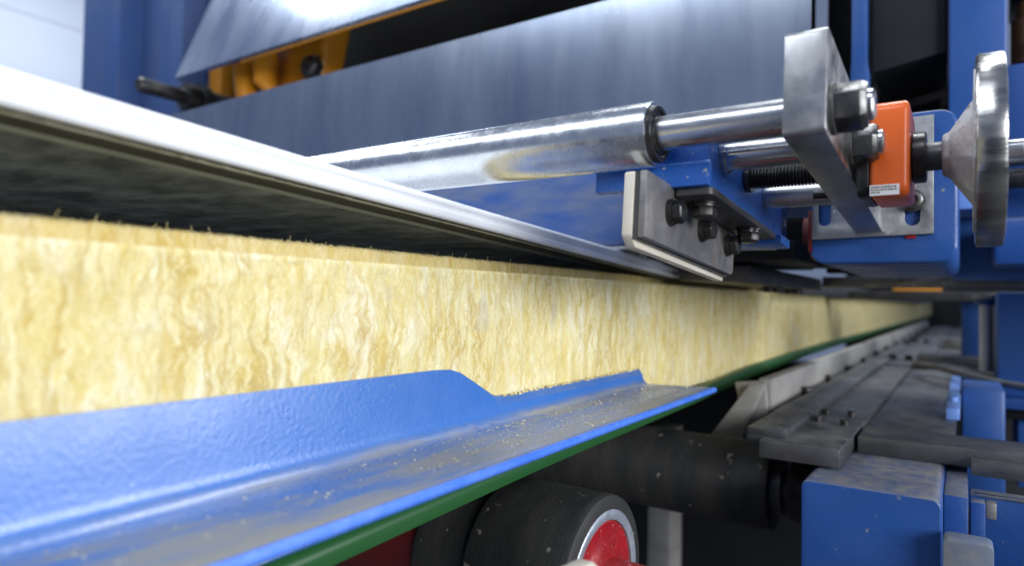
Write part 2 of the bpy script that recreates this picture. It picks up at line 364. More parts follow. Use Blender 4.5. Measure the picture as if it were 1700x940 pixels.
for x0, x1 in ((-.3356, -.3412), (-.3428, -.3470)):
    sweep([(x0, -.0139), ((x0 + x1) / 2, -.0149), (x1, -.0139), ((x0 + x1) / 2, -.0131)], ztop).build('glue_bead', M['glue'], T, smooth=60)
for x0 in (-.585, -.597):
    sweep([(x0, -.0147), (x0 - .002, -.0154), (x0 - .004, -.0147), (x0 - .002, -.0141)], ztop).build('glue_bead', M['glue'], T, smooth=60)
mb = MB()                     # squeezed-out glue along the fold
y = .02
while y < .78:
    ln = random.uniform(.006, .022); r = random.uniform(.0004, .0008)
    mb.tube([(-.3030 - r * .3, y + ln * t, ztop(y + ln * t) - .0170 - r * .35 * math.sin(math.pi * t)) for t in (0, .25, .5, .75, 1)], r, 6); y += ln * random.uniform(.55, .95)
mb.build('glue_seam', mat('yellow_glue', (.20, .19, .12), .5, 0, (.14, .13, .09), 90, bump=.4), T, smooth=60)

# ================================================================ green bottom sheet rising to the wool
T = thing('bottom_metal_sheet', 'green coated metal sheet with a folded edge below the wool and the blue guide', 'metal sheet')
gz = [(-.3, -.1725), (.2375, -.1494), (.451, -.1401), (.566, -.1368), (.653, -.1354), (.879, -.1296), (1.128, -.1199), (1.425, -.1158), (1.9, -.1128), (3.56, -.1120), (9, -.1120)]
def zg(y):
    for (a, za), (b_, zb) in zip(gz, gz[1:]):
        if y <= b_: return za + (zb - za) * (y - a) / (b_ - a)
    return gz[-1][1]
GY = [-.3, -.1, 0, .1, .2375, .34, .451, .51, .566, .653, .76, .879, 1.0, 1.128, 1.27, 1.425, 1.66, 1.9, 2.6, 3.56, 6, 9]
sweep([(-.345, .0070), (-.312, .0125), (-.2970, .0156), (-.2898, .0150), (-.2862, .0117), (-.2850, .0078), (-.2864, 0), (-.2933, -.0006), (-.356, -.0006), (-.356, .001), (-.2945, .001), (-.2892, .0024), (-.2874, .0077), (-.2912, .0128), (-.2980, .0138), (-.312, .0109), (-.345, .0054)], zg, GY).build('edge_fold', M['green'], T, smooth=50)
sweep([(-1.5, -.0008), (-.3563, -.0008), (-.3563, .0008), (-1.5, .0008)], zg, GY).build('sheet', M['green'], T)
sweep([(-.2955, .0160), (-.2920, .0157), (-.2900, .0150), (-.2940, .0144)], zg, [-.3, -.1, 0, .1, .19, .2375, .31, .38, .451]).build('film_strip', M['film'], T, smooth=60)

# ================================================================ blue guide plate
T = thing('guide_plate', 'blue painted angle plate with a stepped upright and dusty flat tray along the wool', 'guide plate')
def zt(y): return -.0988 + .0104 * y      # tray top
wall_top = [(-.3, -.0505), (.345, -.0500), (.362, -.0508), (.374, -.0540), (.4165, -.0754), (.43, -.0760), (.6915, -.0752)]
def zw(y):
    for (a, za), (b_, zb) in zip(wall_top, wall_top[1:]):
        if y <= b_: return za + (zb - za) * (y - a) / (b_ - a)
    return wall_top[-1][1]
gy = sorted(set([-.3 + .02 * i for i in range(50) if -.3 + .02 * i < .69] + [.345, .35, .355, .362, .368, .374, .38, .385, .39, .395, .40, .404, .408, .413, .418, .424, .43, .6915]))
V = []; F_ = []
xt = [-.282, -.272, -.260, -.245, -.232, -.2262, -.2228, -.2212, -.2215, -.2235, -.227]
dzt = [0, -.0003, -.0006, -.0008, -.0006, -.0006, -.0014, -.0030, -.0046, -.0056, -.0058]
def ring(y):
    t = zw(y); b0 = zt(y); hgt = t - b0; r = min(.011, hgt * .6); pts = [(-.2990, t), (-.2986, t + .0003)]
    pts += [(-.2982 + .0040 * k / 4, t - (hgt - r) * k / 4) for k in range(4)]
    for k in range(6):
        a = R(90 * k / 5); pts.append((-.2942 + r * (1 - math.cos(a)), b0 + r * (1 - math.sin(a))))
    pts += [(x, b0 + d) for x, d in zip(xt, dzt) if x > -.2942 + r + .001]
    pts = [p for p in pts if p[0] <= -.2264 or True]
    return pts
def pad(pts, n_=24):
    while len(pts) < n_: pts.insert(12, ((pts[11][0] + pts[12][0]) / 2, (pts[11][1] + pts[12][1]) / 2))
    return pts[:n_]
rings = []
for y in gy:
    up = pad(ring(y)); lo = [(-.235, zt(y) - .0052), (-.292, zt(y) - .0050), (-.2992, zt(y) - .002)]
    rings.append([(x, y, z) for x, z in up + lo])
n = len(rings[0]); V = [p for r_ in rings for p in r_]
for j in range(len(rings) - 1):
    for i in range(n):
        a = j * n + i; b_ = j * n + (i + 1) % n; F_.append((a, b_, b_ + n, a + n))
F_ += [tuple(range(n)), tuple(range((len(rings) - 1) * n, len(rings) * n))[::-1]]
MB().add(V, F_).build('plate', M['guide_paint'], T, smooth=40)
# flat tongue of the tray past the end of the upright
tg = [(-.2955, .6918), (-.2870, .697), (-.262, .704), (-.240, .711), (-.2262, .715), (-.2262, .6918)]
mb = MB(); mb.add([(x, y, zt(y) - .0004) for x, y in tg] + [(x, y, zt(y) - .005) for x, y in tg], [tuple(range(6)), tuple(range(11, 5, -1))] + [(i, i + 6, (i + 1) % 6 + 6, (i + 1) % 6) for i in range(6)])
mb.build('tongue', M['guide_paint'], T, bevel=.0004)
mb = MB(); mb.tube([(-.2225, y, zt(y) - .0031) for y in (-.3, 0, .2, .4, .6, .717)], .0031, 12); mb.build('rolled_edge', M['guide_edge'], T, smooth=60)
mb = MB()
for k in range(1500):
    y = random.choice((random.uniform(.05, .72), random.gauss(.60, .07), random.gauss(.42, .08))); y = min(max(y, .03), .715)
    x = random.choice((random.uniform(-.275, -.226), random.gauss(-.277, .004), random.gauss(-.262, .008), random.gauss(-.248, .006))); x = min(max(x, -.279), -.2265)
    s = random.uniform(.00018, .00055) * (2 if random.random() < .05 else 1); z = zt(y) + .0001 + s * .4
    if x < -.275: z += .001
    q = [Vector((random.gauss(0, 1), random.gauss(0, 1), random.gauss(0, .6))) * s for _ in range(4)]
    mb.add([Vector((x, y, z)) + v for v in q], [(0, 1, 2), (0, 3, 1), (1, 3, 2), (0, 2, 3)])
o = mb.build('wool_crumbs', mat('wool_crumb', (.52, .48, .32), .9, 0, (.40, .36, .24), 300), smooth=0); o['kind'] = 'stuff'; o['label'] = 'pale yellow wool crumbs scattered over the dusty blue tray'; o['category'] = 'crumbs'
mb = MB()
y = .425
while y < .69:                # wool dust caught in the seam above the low part of the upright
    s = random.uniform(.0006, .0015); c0 = Vector((-.2966 + random.uniform(-.001, .0012), y, zw(y) + s * .3))
    q = [Vector((random.gauss(0, .6), random.gauss(0, 1), random.gauss(0, .6))) * s for _ in range(5)]
    mb.add([c0 + v for v in q], [(0, 1, 2), (0, 2, 3), (0, 3, 4), (0, 4, 1), (1, 2, 3), (1, 3, 4)]); y += random.uniform(.0006, .0018)
o = mb.build('wool_dust', M['wool_fibre'], smooth=0); o['kind'] = 'stuff'; o['label'] = 'line of wool dust along the top of the low blue upright'; o['category'] = 'dust'

# ================================================================ rollers below
RY, RZ, RR = .4453, -.2096, .0653
T = thing('support_roller', 'black rubber coated roller with red hub under the green sheet', 'roller')
mb = MB(); mb.lathe((-.3030, RY, RZ), (1, 0, 0), [(0, RR - .007), (.0025, RR - .001), (.005, RR), (.082, RR), (.0850, RR - .0008), (.0862, RR - .003), (.0862, .0548), (.065, .0548)], 96)
mb.build('rubber_cover', M['rubber'], T, smooth=40)
mb = MB(); mb.lathe((-.356, RY, RZ), (1, 0, 0), [(0, RR - .0095), (.0528, RR - .0095)], 64); mb.build('rubber_shoulder', M['rubber'], T, smooth=40)
mb = MB(); mb.lathe((-.2260, RY, RZ), (1, 0, 0), [(0, .0546), (.0095, .0546), (.0100, .0540), (.0100, .0480), (.0092, .0470), (.0006, .0468)], 96); mb.build('rim', M['rim'], T, smooth=40)
mb = MB(); mb.lathe((-.2250, RY, RZ), (1, 0, 0), [(0, .0466), (.0066, .0466), (.0072, .0450), (.0053, .0410), (.0048, .030), (.009, .0235), (.012, .0220)], 64); mb.build('hub', M['red'], T, smooth=40)
mb = MB(); mb.lathe((-.2135, RY, RZ), (1, 0, 0), [(0, .0215), (.075, .0200), (.077, .017)], 32); mb.build('axle', M['red'], T, smooth=40)
mb = MB(); mb.lathe((-.95, RY, RZ), (1, 0, 0), [(0, .047), (.5935, .047)], 48); mb.build('core_tube', M['red_dark'], T, smooth=40)
mb = MB(); mb.prism([(.286, -.1345), (.3147, -.1372), (.326, -.1445), (.315, -.170), (.270, -.170)], 'X', -.169, -.160)
tag(mb.build('pale_wedge', M['pad'], bevel=.001), 'pale wedge end just in front of the red roller hub', 'wedge')
T = thing('conveyor_roller', 'long black dusty conveyor roller behind the red hubbed roller', 'roller')
mb = MB(); mb.lathe((-1.3, .80, -.2090), (1, 0, 0), [(0, .049), (1.119, .049), (1.123, .047), (1.123, .02)], 96); mb.build('drum', M['rubber'], T, smooth=40)
mb = MB(); mb.lathe((-.18, .80, -.2090), (1, 0, 0), [(0, .030), (.014, .030), (.014, .018), (.09, .018)], 40); mb.build('shaft', M['dark_steel'], T, smooth=40)
mb = MB(); mb.lathe((-.158, .80, -.209), (1, 0, 0), [(0, .034), (.012, .036), (.030, .036), (.034, .030)], 40); mb.build('bearing', M['black_bolt'], T, smooth=40)

# ================================================================ chrome guide roller on its shaft
AY, AZ = .40, .1072
T = thing('chrome_guide_roller', 'shiny chrome roller lying across the white sheet with black end seal', 'roller')
AX0 = -.163
mb = MB(); mb.lathe((-1.45, AY, AZ), (1, 0, 0), [(0, .0205), (1.450 - .163 - .0012, .0208), (1.45 - .163, .0202), (1.45 - .163, .0182)], 96); mb.build('sleeve', M['chrome'], T, smooth=40)
mb = MB(); mb.lathe((AX0 - .004, AY, AZ), (1, 0, 0), [(0, .0182), (.0062, .0182), (.0070, .0176), (.0070, .0150), (.0055, .0146), (.0055, .0128), (.0066, .0124), (.0066, .0104)], 64); mb.build('end_seal', M['black_bolt'], T, smooth=40)
mb = MB(); mb.lathe((AX0 + .0010, AY, AZ), (1, 0, 0), [(0, .0108), (.082, .0108)], 64); mb.build('shaft', M['rod'], T, smooth=40)

# ================================================================ mounting bar with nuts
T = thing('mounting_bar', 'thick milled steel bar holding the rods, with two large hex nuts', 'bar')
mb = MB(pitch); mb.prism(rrect(.3835, .712, .0905, .1505, .004, 3), 'X', -.0830, -.0608); mb.build('bar', M['steel'], T, bevel=.0007)
def nut_set(mb_parent, x, y, z, r, h, rot, bolt_r, xf, washer=True):
    o_ = MB(xf).hexa((x + .0028, y, z), (1, 0, 0), r, h, rot).build('nut', M['nut'], mb_parent, bevel=.0005)
    if washer: MB(xf).lathe((x, y, z), (1, 0, 0), [(0, r * 1.04), (.0024, r * 1.04), (.0028, r * 1.0)], 40).build('washer', M['dark_steel'], o_, smooth=40)
    MB(xf).lathe((x + h + .0028, y, z), (1, 0, 0), [(-.003, bolt_r), (.0022, bolt_r), (.0032, bolt_r * .8)], 32).build('rod_end', M['rod'], o_, smooth=40)
nut_set(T, -.0608, .4005, .1085, .0138, .0155, R(12), .0085, pitch)
nut_set(T, -.0608, .4700, .1085, .0122, .0140, R(20), .0080, pitch)
mb = MB(pitch); mb.lathe((-.062, .700, .0945), (1, 0, 0), [(0, .006), (.004, .0045), (.007, .002)], 12); mb.build('weld_bead', M['steel'], T, smooth=60)

# ================================================================ slide carriage with rods and spindle
T = thing('slide_carriage', 'blue painted sliding block running on chrome rods under the roller', 'carriage')
mb = MB(pitch); pr = rrect(.4260, .6350, .0770, .1240, .006, 4)
mb.prism(pr, 'X', -.200, -.137); mb.build('block', M['carriage'], T, bevel=.0008)
mb = MB(pitch); mb.prism([(.426, .0770), (.426, .0940), (.4215, .0940), (.4195, .0915), (.4195, .0770)], 'X', -.215, -.1345); mb.build('front_lip', M['carriage'], T, bevel=.0008)
mb = MB(pitch); mb.prism([(.60, .0690), (.634, .0690), (.634, .0768), (.60, .0768)], 'X', -.190, -.1290); mb.build('foot', M['carriage'], T, bevel=.001)
def rod(y, z, r, x0, x1, name, mt_, flange=0):
    mb_ = MB(pitch); mb_.lathe((x0, y, z), (1, 0, 0), ([(0, r + flange), (.003, r + flange), (.0032, r)] if flange else [(0, r)]) + [(x1 - x0, r)], 48)
    return mb_.build(name, mt_, T, smooth=40)
rod(.4585, .1070, .0112, -.1368, -.0835, 'guide_rod', M['rod'], .0016)
rod(.5760, .1050, .0108, -.1368, -.0835, 'guide_rod', M['rod'])
mb = MB(pitch); prf = []                      # threaded spindle
x = 0
while x < .0525:
    prf += [(x, .0068), (x + .0009, .0082), (x + .0014, .0082), (x + .0022, .0068)]; x += .0024
mb.lathe((-.1366, .5150, .1045), (1, 0, 0), prf, 32); mb.build('threaded_spindle', M['black_bolt'], T, smooth=20)
mb = MB(pitch); mb.lathe((-.1366, .5150, .1045), (1, 0, 0), [(0, .0105), (.004, .0105), (.0042, .007)], 32); mb.build('spindle_collar', M['black_bolt'], T, smooth=40)
mb = MB(pitch); mb.lathe((-.0950, .5480, .0965), (1, 0, 0), [(0, .0035), (.012, .0035)], 16); mb.build('set_screw', M['black_bolt'], T, smooth=40)

# ================================================================ side guide bracket
T = thing('side_guide_bracket', 'steel angle bracket with pale plastic pad and black hex bolts under the blue block', 'bracket')
mb = MB(pitch)
pl = [(.380, .0370), (.562, .0370), (.567, .0395), (.567, .0765), (.452, .0765), (.440, .0785), (.380, .0785)]
mb.prism(pl, 'X', -.1640, -.1592); mb.build('upright_leg', M['bracket'], T, bevel=.0005)
mb = MB(pitch); mb.prism(rrect(-.1590, -.1330, .424, .600, .004, 3), 'Z', .0718, .0766); mb.build('top_leg', M['dark_steel'], T, bevel=.0005)
mb = MB(pitch); mb.prism([(.3800, .0365), (.3860, .0315), (.5650, .0315), (.5665, .0340), (.5665, .0765), (.3800, .0785), (.3785, .0770), (.3785, .0385)], 'X', -.1738, -.1672); mb.build('plastic_pad', M['pad'], T, bevel=.0009)
mb = MB(pitch); mb.prism([(.3800, .0362), (.5655, .0352), (.5655, .0765), (.3800, .0783)], 'X', -.1670, -.1642); mb.build('shim', M['dark_steel'], T)
def bolt(par, org, d, r, h, rot, xf):
    o_ = MB(xf).hexa(Vector(org) + Vector(d) * .0034, d, r, h, rot).build('bolt', M['black_bolt'], par, bevel=.0004)
    MB(xf).lathe(org, d, [(0, r * 1.16), (.0015, r * 1.16), (.0016, r * 1.04), (.0034, r * 1.04)], 32).build('washer', M['black_bolt'], o_, smooth=40)
    return o_
for y, z, rt in ((.4200, .0600, 8), (.4830, .0600, 34), (.5470, .0590, 20)): bolt(T, (-.1592, y, z), (1, 0, 0), .0078, .0066, R(rt), pitch)
for y, x, rt in ((.4490, -.1460, 5), (.5480, -.1430, 25)): bolt(T, (x, y, .0718), (0, 0, -1), .0086, .0075, R(rt), pitch)

# ================================================================ position indicator, handwheel, support plate, housing
T = thing('position_indicator', 'orange plastic position indicator box on the spindle', 'indicator')
mb = MB(); mb.prism(rrect(.4790, .5420, .0695, .1310, .007, 5), 'X', -.0505, -.0285); mb.build('housing', M['orange'], T, bevel=.0032, seg=4)
mb = MB(); mb.prism(rrect(.4805, .5405, .0705, .1295, .006, 5), 'X', -.0575, -.0508); mb.build('base', M['black_bolt'], T, bevel=.0006)
s = MB().box(-.0500, -.0335, .4785, .4789, .0702, .0770).build('label_sticker', M['white_plastic'], T)
mb = MB(); sx = -.0462
for row, zz in enumerate((.0755, .0738, .0721)):
    x = -.0492
    while x < -.0350:
        wd = random.uniform(.0004, .0014); mb.box(x, x + wd, .4782, .4784, zz - .0004, zz + .0004); x += wd + random.uniform(.0003, .0008)
        if row == 2 and x > -.044: break
mb.build('label_print', M['ink'], s, smooth=0)
T = thing('handwheel', 'cast metal handwheel with bright rim and conical hub at the spindle end', 'handwheel')
WY, WZ = .512, .0985
mb = MB(); vs = []; fs = []; n = 144; secs = [(.0058, .0520), (.0056, .0575), (.0060, .0594), (.0072, .0603), (.0188, .0603), (.0201, .0595), (.0206, .0575), (.0204, .0520), (.0170, .0500), (.0090, .0500)]
for k in range(n):
    t = 2 * math.pi * k / n; sc = 1 - .011 * (0.5 + 0.5 * math.cos(t * 11 + .6)) ** 2
    for x, r in secs: vs.append((x, WY + math.sin(t) * r * (sc if r > .055 else 1), WZ + math.cos(t) * r * (sc if r > .055 else 1)))
q = len(secs)
for k in range(n):
    for i in range(q): fs.append((k * q + i, k * q + (i + 1) % q, ((k + 1) % n) * q + (i + 1) % q, ((k + 1) % n) * q + i))
mb.add(vs, fs); mb.build('rim', mat('turned_rim', (.50, .49, .47), .28, 1, (.20, .195, .18), 60, stretch=(.15, 1, 1), amount=.9, rvar=.1, bump=.25, bscale=260), T, smooth=40)
mb = MB(); mb.lathe((-.0118, WY, WZ), (1, 0, 0), [(0, .0125), (.0012, .0140), (.004, .0150), (.0150, .0315), (.0165, .0335), (.0165, .052), (.022, .052), (.022, .02)], 8, R(14)); mb.build('hub', mat('cast_metal', (.46, .47, .48), .62, .4, (.34, .32, .31), 50, amount=.9, bump=.8, bscale=240, speck=(.22, .12, .09), speck_scale=60, speck_th=.62), T, bevel=.0012, smooth=20)
mb = MB(); mb.lathe((.0098, WY, WZ), (1, 0, 0), [(0, .0060), (.0205, .0060), (.0213, .0052)], 24); mb.build('axle_stub', M['rod'], T, smooth=40)
mb = MB(); mb.lathe((-.0283, WY, WZ), (1, 0, 0), [(0, .0150), (.0008, .0168), (.0072, .0168), (.0080, .0160)], 48); mb.build('collar', M['black_bolt'], T, smooth=40)
mb = MB(); mb.lathe((-.0186, WY, WZ), (1, 0, 0), [(-.003, .0092), (.0070, .0092)], 32); mb.build('shaft', M['dark_steel'], T, smooth=40)

T = thing('support_plate', 'bright slotted steel plate bolted to the front of the blue housing', 'plate')
def slot(cx, z0, z1, r): return [(cx + r * math.cos(R(a)), z1 + r * math.sin(R(a))) for a in range(0, 181, 30)] + [(cx + r * math.cos(R(a)), z0 + r * math.sin(R(a))) for a in range(180, 361, 30)]
mb = MB(); mb.holed([(-.1195, .0615), (-.0218, .0635), (-.0218, .1680), (-.1195, .1680)], [slot(-.1085, .0790, .0945, .0052)[::-1], slot(-.0375, .0770, .0940, .0060)[::-1]], 'Y', .6800, .6850); mb.build('plate', mat('zinc_plate', (.36, .37, .38), .48, .85, (.22, .22, .23), 40, amount=.8, bump=.3, bscale=200, speck=(.7, .7, .7), speck_scale=120, speck_th=.68), T, bevel=.0004)
b = MB().lathe((-.0375, .6800, .0930), (0, -1, 0), [(0, .0098), (.002, .0098), (.0022, .0082), (.0078, .0082), (.0086, .0072), (.0086, .0048), (.0040, .0046)], 32).build('socket_screw', M['nut'], T, smooth=40)
T = thing('blue_housing', 'blue painted rounded machine housing behind the slotted steel plate', 'housing')
mb = MB(); mb.prism(rrect(-.1226, -.0044, .0385, .1735, .014, 6), 'Y', .6855, 1.05); mb.build('shell', M['blue'], T, bevel=.0025, seg=3)
MB().box(-.1235, -.1198, .6835, .6852, .0500, .0900).build('red_paint_patch', M['red_dark'], T, bevel=.0003)
MB().box(-.0430, -.0350, .6838, .6852, .0600, .0632).build('red_paint_patch', M['red'], T, bevel=.0003)

# ================================================================ hold-down bar and cross bar over the wool
T = thing('hold_down_bar', 'black steel bar pressing the white sheet onto the wool', 'bar')
mb = MB(); mb.prism([(-.2885, .0262), (-.2028, .0240), (-.2028, .0437), (-.280, .0437), (-.2885, .0405)], 'Y', .785, 1.24); mb.build('bar', M['dark_steel'], T, bevel=.0008)
for y in (1.00, 1.13): MB().hexa((-.2200, y, .0238), (0, 0, -1), .0080, .0085, R(10)).build('bolt', M['black_bolt'], T, bevel=.0004)
for y in (.965, 1.095): MB().hexa((-.2260, y, .0238), (0, 0, -1), .0070, .0085, R(25)).build('bolt', M['black_bolt'], T, bevel=.0004)
tag(MB().box(-.2026, .60, 1.250, 1.29, .0300, .0478).build('cross_bar', M['bed'], bevel=.001), 'flat grey steel cross bar reaching right above the far wool', 'bar')
tag(MB().box(-.285, -.245, 1.30, 6.0, .018, .046).build('side_rail', M['dark_steel'], bevel=.001), 'dark steel rail along the top of the far wool', 'rail')
tag(MB().box(-.30, .20, 1.9, 1.96, .014, .036).build('cross_bar', M['dark_steel'], bevel=.001), 'dark blurred second cross bar behind the grey one', 'bar')
tag(MB().box(-.20, -.06, 2.6, 2.66, .052, .060).build('cross_strip', M['yellow'], bevel=.001), 'thin orange strip under the cross bars far away', 'strip')

# grinding disc like pulley under the carriage
T = thing('pulley', 'small red and black pulley behind the bracket bolts', 'pulley')
mb = MB(); mb.lathe((-.158, .86, .0830), (1, 0, 0), [(0, .020), (.002, .030), (.012, .030), (.014, .020)], 40); mb.build('disc', mat('pink_disc', (.34, .10, .09), .6, 0, (.22, .07, .06), 60), T, smooth=40)
mb = MB(); mb.lathe((-.144, .86, .0830), (1, 0, 0), [(0, .016), (.03, .016), (.03, .012), (.05, .012)], 32); mb.build('shaft', M['nut'], T, smooth=40)
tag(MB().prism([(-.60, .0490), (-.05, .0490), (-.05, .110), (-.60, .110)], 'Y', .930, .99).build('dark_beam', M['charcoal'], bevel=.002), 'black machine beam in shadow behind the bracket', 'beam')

# ================================================================ blue cross beam and lower black beam behind the chrome roller
T = thing('cross_beam', 'scuffed blue steel beam running below the chrome roller', 'beam')
mb = MB(); mb.prism([(.640, .0590), (.640, .150), (.72, .150), (.72, .0590)], 'X', -1.45, -.150); mb.build('beam', M['blue_scuffed'], T, bevel=.003)
MB().box(-1.45, -.155, .643, .70, .0540, .0588).build('wear_strip', M['steel'], T, bevel=.0008)
T = thing('black_beam', 'black beam with faint chalk marks below the blue beam', 'beam')
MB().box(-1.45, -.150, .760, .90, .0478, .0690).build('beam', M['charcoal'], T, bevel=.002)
mb = MB()
def chalk(cx, cz, rx, rz, a0, a1):
    mb.tube([(cx + rx * math.cos(R(a0 + (a1 - a0) * k / 10)), .7596, cz + rz * math.sin(R(a0 + (a1 - a0) * k / 10))) for k in range(11)], .0007, 6)
chalk(-.3270, .0600, .0045, .0030, -200, 150); chalk(-.3390, .0592, .0035, .0026, 0, 340); chalk(-.3480, .0590, .0030, .0018, 20, 250); chalk(-.3245, .0575, .0040, .0040, -150, 40)
mb.tube([(-.360, .7596, .0585), (-.354, .7596, .0588)], .0006, 6)
mb.build('chalk_mark', M['chalk'], T, smooth=60)

# ================================================================ big steel sheet and upper plate
SY = .760
mb = MB(); vs = []; fs = []; nz_ = 28
for k in range(nz_ + 1):
    t = k / nz_; z = .095 + t * .2925
    y = SY + .045 * (t - .62) ** 2 - .004 * t
    for x in (-1.6, -.1355): vs += [(x, y, z)]
for k in range(nz_): fs.append((2 * k, 2 * k + 1, 2 * k + 3, 2 * k + 2))
n = len(vs); vs += [(x, y + .004, z) for x, y, z in vs]
fs += [tuple(i + n for i in f)[::-1] for f in fs[:nz_]]
for k in range(nz_):
    fs.append((2 * k + 1, 2 * k + 1 + n, 2 * k + 3 + n, 2 * k + 3)); fs.append((2 * k, 2 * k + 2, 2 * k + 2 + n, 2 * k + n))
fs.append((2 * nz_, 2 * nz_ + 1, 2 * nz_ + 1 + n, 2 * nz_ + n)); fs.append((0, n, n + 1, 1))
tag(mb.add(vs, fs).build('steel_sheet', M['sheet_steel'], smooth=40), 'wide bluish steel sheet standing behind the chrome roller', 'steel sheet')
mb = MB(); a0 = R(69)
v0 = [(-1.485, .80, .490), (-.30, .80, .490), (-.30, .80 + .5 * math.cos(a0), .49 + .5 * math.sin(a0)), (-1.485, .80 + .5 * math.cos(a0), .49 + .5 * math.sin(a0))]
mb.add(v0 + [(x, y + .008, z - .004) for x, y, z in v0], [(0, 1, 2, 3), (7, 6, 5, 4), (0, 4, 5, 1), (1, 5, 6, 2), (2, 6, 7, 3), (3, 7, 4, 0)])
T = thing('deflector_plate', 'bright slanted metal plate at the top with a yellow lower edge', 'plate')
mb.build('plate', M['plate_steel'], T, bevel=.0006)
MB().box(-1.250, -.31, .808, .813, .4830, .4860).build('yellow_edge', M['yellow'], T, bevel=.001)

# ================================================================ machinery behind the sheets
T = thing('blue_column', 'tall blue machine column on the far left', 'column')
mb = MB(); mb.box(-2.25, -2.02, .92, 1.30, -H, 1.6); mb.build('flange', M['faded_blue'], T, bevel=.006)
mb = MB(); mb.box(-2.018, -1.80, .985, 1.24, -H, 1.6); mb.build('post', M['faded_blue'], T, bevel=.006)
mb = MB(); mb.box(-1.798, -1.735, .95, 1.28, -H, 1.6); mb.build('flange', M['faded_blue'], T, bevel=.006)
tag(MB().box(-1.72, -1.66, 1.02, 1.06, .2, 1.6).build('yellow_post', M['yellow'], bevel=.004), 'narrow yellow post beside the far left blue column', 'post')
T = thing('tie_bolt', 'dark threaded tie bolt with nut sticking out before the far left column', 'bolt')
mb = MB(); mb.lathe((-1.60, .775, .488), (0, 1, 0), [(0, .015), (.004, .018), (.12, .018)], 24); mb.build('stud', M['black_bolt'], T, smooth=40)
mb = MB(); mb.hexa((-1.60, .885, .488), (0, 1, 0), .036, .035, .3); mb.build('nut', M['black_bolt'], T, bevel=.001)
mb = MB(); mb.lathe((-1.60, .921, .488), (0, 1, 0), [(0, .040), (.02, .040), (.02, .030), (.17, .030)], 32); mb.build('sleeve', M['charcoal'], T, smooth=40)
def casting(x, y, z, lab):
    T_ = thing('clamp_casting', lab, 'clamp')
    MB().prism([(y, z + .02), (y + .06, z + .01), (y + .10, z + .2), (y + .02, z + .22)], 'X', x, x + .16).build('web', M['yellow'], T_, bevel=.012, seg=3)
    mb_ = MB(); mb_.tube([(x + .018, y - .015, z + .16), (x + .015, y - .035, z + .10), (x + .02, y - .03, z + .03), (x + .03, y - .012, z - .03)], .028, 16); mb_.build('finger', M['yellow'], T_, smooth=60)
    mb_ = MB(); mb_.tube([(x - .052, y - .02, z + .12), (x - .055, y - .035, z + .06), (x - .050, y - .03, z + .0), (x - .045, y - .01, z - .05)], .026, 16); mb_.build('finger', M['yellow'], T_, smooth=60)
    mb_ = MB(); mb_.hexa((x + .155, y - .005, z + .04), (0, -1, 0), .026, .025, .2); mb_.build('bolt', M['nut'], T_, bevel=.001)
casting(-1.30, .925, .445, 'yellow clamp casting with two fingers below the bright plate')
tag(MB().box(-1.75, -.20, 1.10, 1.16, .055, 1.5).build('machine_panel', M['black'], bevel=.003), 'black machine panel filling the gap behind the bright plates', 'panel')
tag(MB().box(-.90, -.50, 1.04, 1.07, .66, .70).build('yellow_bracket', M['yellow'], bevel=.003), 'small yellow piece at the top edge in the dark gap', 'bracket')
T = thing('black_motor_box', 'black box with slanted lower edge behind the mounting bar', 'box')
mb = MB(); mb.prism([(-.105, .318), (-.0190, .332), (-.0190, .70), (-.105, .70)], 'Y', 1.02, 1.20); mb.build('box', M['charcoal'], T, bevel=.003)
mb = MB(); mb.prism([(-.155, .16), (-.030, .16), (-.030, .322), (-.118, .302), (-.118, .72), (-.155, .72)], 'Y', 1.205, 1.26); mb.build('back_plate', M['black'], T, bevel=.002)
tag(MB().prism([(-.131, .255), (-.106, .255), (-.106, .315), (-.1085, .33), (-.1085, .7), (-.1275, .7), (-.1275, .34)], 'Y', 1.00, 1.018).build('blue_strip', M['blue_soft'], bevel=.001), 'narrow blue upright strip beside the black box', 'strip')
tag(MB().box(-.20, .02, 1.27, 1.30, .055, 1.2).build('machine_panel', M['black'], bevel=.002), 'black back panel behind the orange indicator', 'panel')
T = thing('front_column', 'blue rectangular column at the upper right behind the handwheel', 'column')
MB().box(-.0165, .0430, 1.00, 1.10, .1480, 1.4).build('column', M['blue_soft'], T, bevel=.0025, seg=3)
MB().box(-.0150, .0415, 1.001, 1.10, .1230, .1478).build('end_plate', M['light_blue'], T, bevel=.001)
T = thing('side_machine', 'blue machine body with rods to the right of the handwheel', 'machine')
MB().box(-.015, .60, 1.11, 1.24, .040, .330).build('body', M['blue_soft'], T, bevel=.004)
MB().box(.030, .40, 1.00, 1.10, .052, .110).build('lower_block', M['blue'], T, bevel=.006)
mb = MB(); mb.cyl((.0440, 1.05, .190), (.5, 1.05, .190), .0100, 24); mb.build('rod', M['rod'], T)
mb = MB(); mb.cyl((.0440, 1.04, .163), (.5, 1.04, .163), .0125, 24); mb.build('rod', M['black_bolt'], T)
T = thing('pneumatic_unit', 'dark fittings with brown cap at the upper right edge', 'fitting')
MB().box(.055, .30, 1.12, 1.24, .420, .70).build('body', M['charcoal'], T, bevel=.01)
mb = MB(); mb.lathe((.075, 1.14, .335), (0, 0, 1), [(0, .022), (.06, .022), (.062, .016), (.085, .016)], 28); mb.build('cap', mat('brown_cap', (.10, .045, .015), .4), T, smooth=40)
mb = MB(); mb.lathe((.068, 1.10, .352), (1, 0, 0), [(0, .010), (.04, .010)], 20); mb.build('brass_ring', M['rod'], T, smooth=40)

